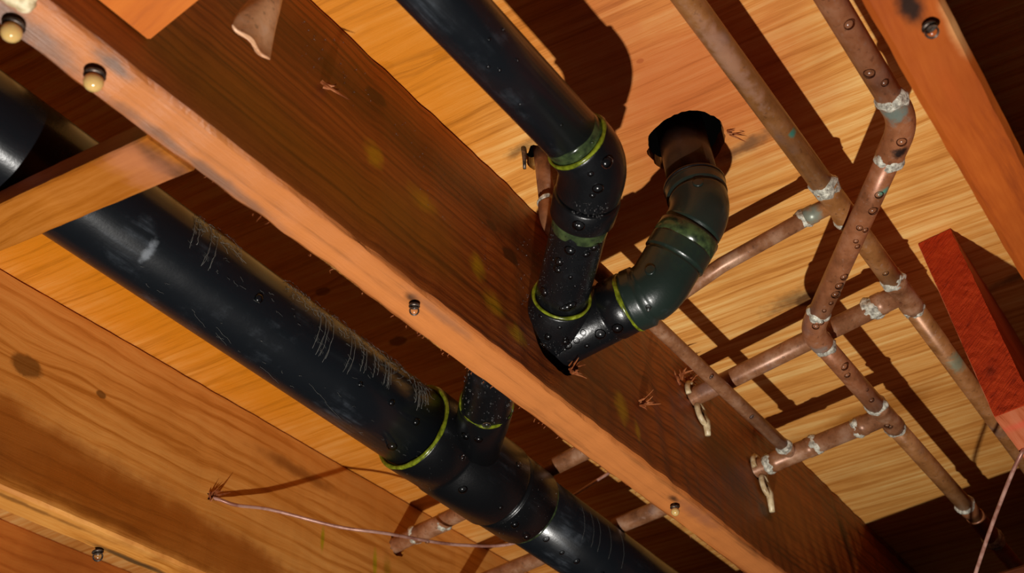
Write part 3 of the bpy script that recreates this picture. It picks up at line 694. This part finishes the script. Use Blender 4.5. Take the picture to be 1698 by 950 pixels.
solder(b, EC + Vector((.044, -.001, -.0097)), (1, -.02, -.22), R34 + .0016, .011, .002, .0012, 19)
part('pipe', sweep(line(EC + Vector((.03, 0, -.0066)), EC + Vector((.7, -.014, -.09)), 3), R34, 28), COP_B, b)
for s, th, sz in ((.075, -30, .0042), (.095, -36, .0046), (.118, -10, .0032), (.120, -42, .0030), (.135, -20, .0026), (.142, -40, .0028), (.185, -44, .0042), (.198, -40, .0046), (.211, -42, .0050), (.224, -38, .0026), (.236, -20, .0024), (.252, 10, .0034), (.254, -30, .0036)):
    q, nn = surf(EA + ed * s, ed, R34, th); drop(b, q, nn, sz)
for u, th, sz in ((.555, 10, .0046), (.61, -22, .0050), (.627, 12, .0036), (.52, -20, .0022)):
    q, nn = surf((u, YB, ZBC), U, R34, th); drop(b, q, nn, sz)
for s, th, sz in ((.012, -20, .0046), (.26 - .0, -12, .004)):
    q, nn = surf(EA + ed * s, ed, R34 + .0014, th); drop(b, q, nn, sz)
for u, th, sz in ((.97, 10, .0048), (.985, -10, .0036), (1.05, 0, .0032), (1.03, 20, .002), (1.11, -30, .0036), (1.115, -20, .003)):
    q, nn = surf((u, .2285, ZBC), U, R34 + (.001 if u > 1.09 else 0), th); drop(b, q, nn, sz)
scatter(b, (.8, .35, ZBC), (1.0, .35, ZBC), R12, 2, (-20, 20), (.0022, .003))
# pinched stub by the block
c = thing('copper_stub', (.2533, .360, .62), 'pinched-off copper stub end hanging in front of the joist at the top', 'copper stub')
V_, F_ = [], []; S = 32
for i in range(25):
    z = .599 + (.80 - .599) * (i / 24) ** 1.6; f = min(1, max(0, (z - .600) / .062)); f = f * f * (3 - 2 * f)
    for k in range(S):
        an = 2 * math.pi * k / S
        rx = .0165 * (1 - f) + R34 * f; ry = .0016 * (1 - f) + R34 * f
        x = .248 + .006 * f + rx * math.cos(an); y = .36 + ry * math.sin(an) + (1 - f) * .0015 * math.sin(x * 300)
        V_.append((x, y, z - .002 * (1 - f) * math.cos(an)))
for i in range(24):
    for k in range(S): F_.append((i * S + k, i * S + (k + 1) % S, (i + 1) * S + (k + 1) % S, (i + 1) * S + k))
F_.append(tuple(range(S))); F_.append(tuple(24 * S + k for k in range(S)))
part('pinched_tube', (V_, F_), COP_P, c)
# ------------------------------------------------------------------ clips and cables
def clip(name, label, ctr, drop_dir, ln):
    x, y, z = ctr; t = thing(name, (x, .4, z), label, 'pipe clip', 'plastic pipe clips on the joist face')
    arc = [(x + .0155 * math.cos(q), y, z + .0155 * math.sin(q)) for q in [math.radians(200 - 290 * i / 20) for i in range(21)]]
    part('loop', sweep(arc, .0032, 10), PLASTIC, t)
    d = Vector(drop_dir).normalized(); s = Vector((0, -1, 0)).cross(d).normalized(); p = Vector((x, y, z)) + d * .013
    seg = []
    loop = [p + d * (.011 + .012 * math.cos(q)) + s * (.0078 * math.sin(q)) + Vector((0, -.001, 0)) for q in [2 * math.pi * i / 24 for i in range(25)]]
    part('nail_eye', sweep(loop, .0034, 8), PLASTIC, t)
    part('tongue', sweep([p + d * .006 + s * .0055, p + d * .022 + s * .004 + Vector((0, -.002, 0)), p + d * ln], [.0038, .0048, .0034], 8), PLASTIC, t)
    q = p + d * .010
    part('nail', prof(q + Vector((0, .006, 0)), q + Vector((0, -1, 0)), [(0, .0014), (.008, .0014), (.0081, .0036), (.0095, .0036), (.0098, .001)], 12), STEEL, t)
clip('pipe_clip', 'cream plastic clip holding the copper branch nearer the drain hole', (.955, .3955, .712), (.30, 0, -1), .038)
clip('pipe_clip', 'cream plastic clip with long tongue holding the lower copper branch', (1.110, .3955, .685), (.12, 0, -1), .046)
def smooth(pts, k=12):
    P_ = [Vector(p) for p in pts]; out = []
    for i in range(len(P_) - 1):
        p0, p1, p2, p3 = P_[max(0, i - 1)], P_[i], P_[i + 1], P_[min(len(P_) - 1, i + 2)]
        for s in [j / k for j in range(k)]:
            out.append(.5 * ((2 * p1) + (p2 - p0) * s + (2 * p0 - 5 * p1 + 4 * p2 - p3) * s * s + (3 * p1 - p0 - 3 * p2 + p3) * s ** 3))
    return out + [P_[-1]]
o = part('cable', sweep(smooth([(.664, .94, .645), (.664, .888, .645), (.690, .870, .640), (.735, .86, .649), (.806, .82, .6406), (.8570, .788, .640), (.9637, .76, .656), (1.028, .71, .6675), (1.06, .67, .715), (1.10, .60, .76)]), .0021, 10), CABLE, None)
tag(o, 'thin pink cable running from the tan joist to the thick black pipe', 'cable')
ROOT[o] = o.location.copy(); drop(o, (.918, .7735, .6468), (0, 0, -1), .0028)
o = part('cable', sweep(smooth([(1.055, .098, .556), (1.045, .101, .548), (1.065, .125, .535), (1.12, .176, .508), (1.18, .225, .480), (1.22, .25, .455)]), .0021, 10), CABLE, None)
tag(o, 'thin pink cable hanging from the bottom of the red-ended joist', 'cable')
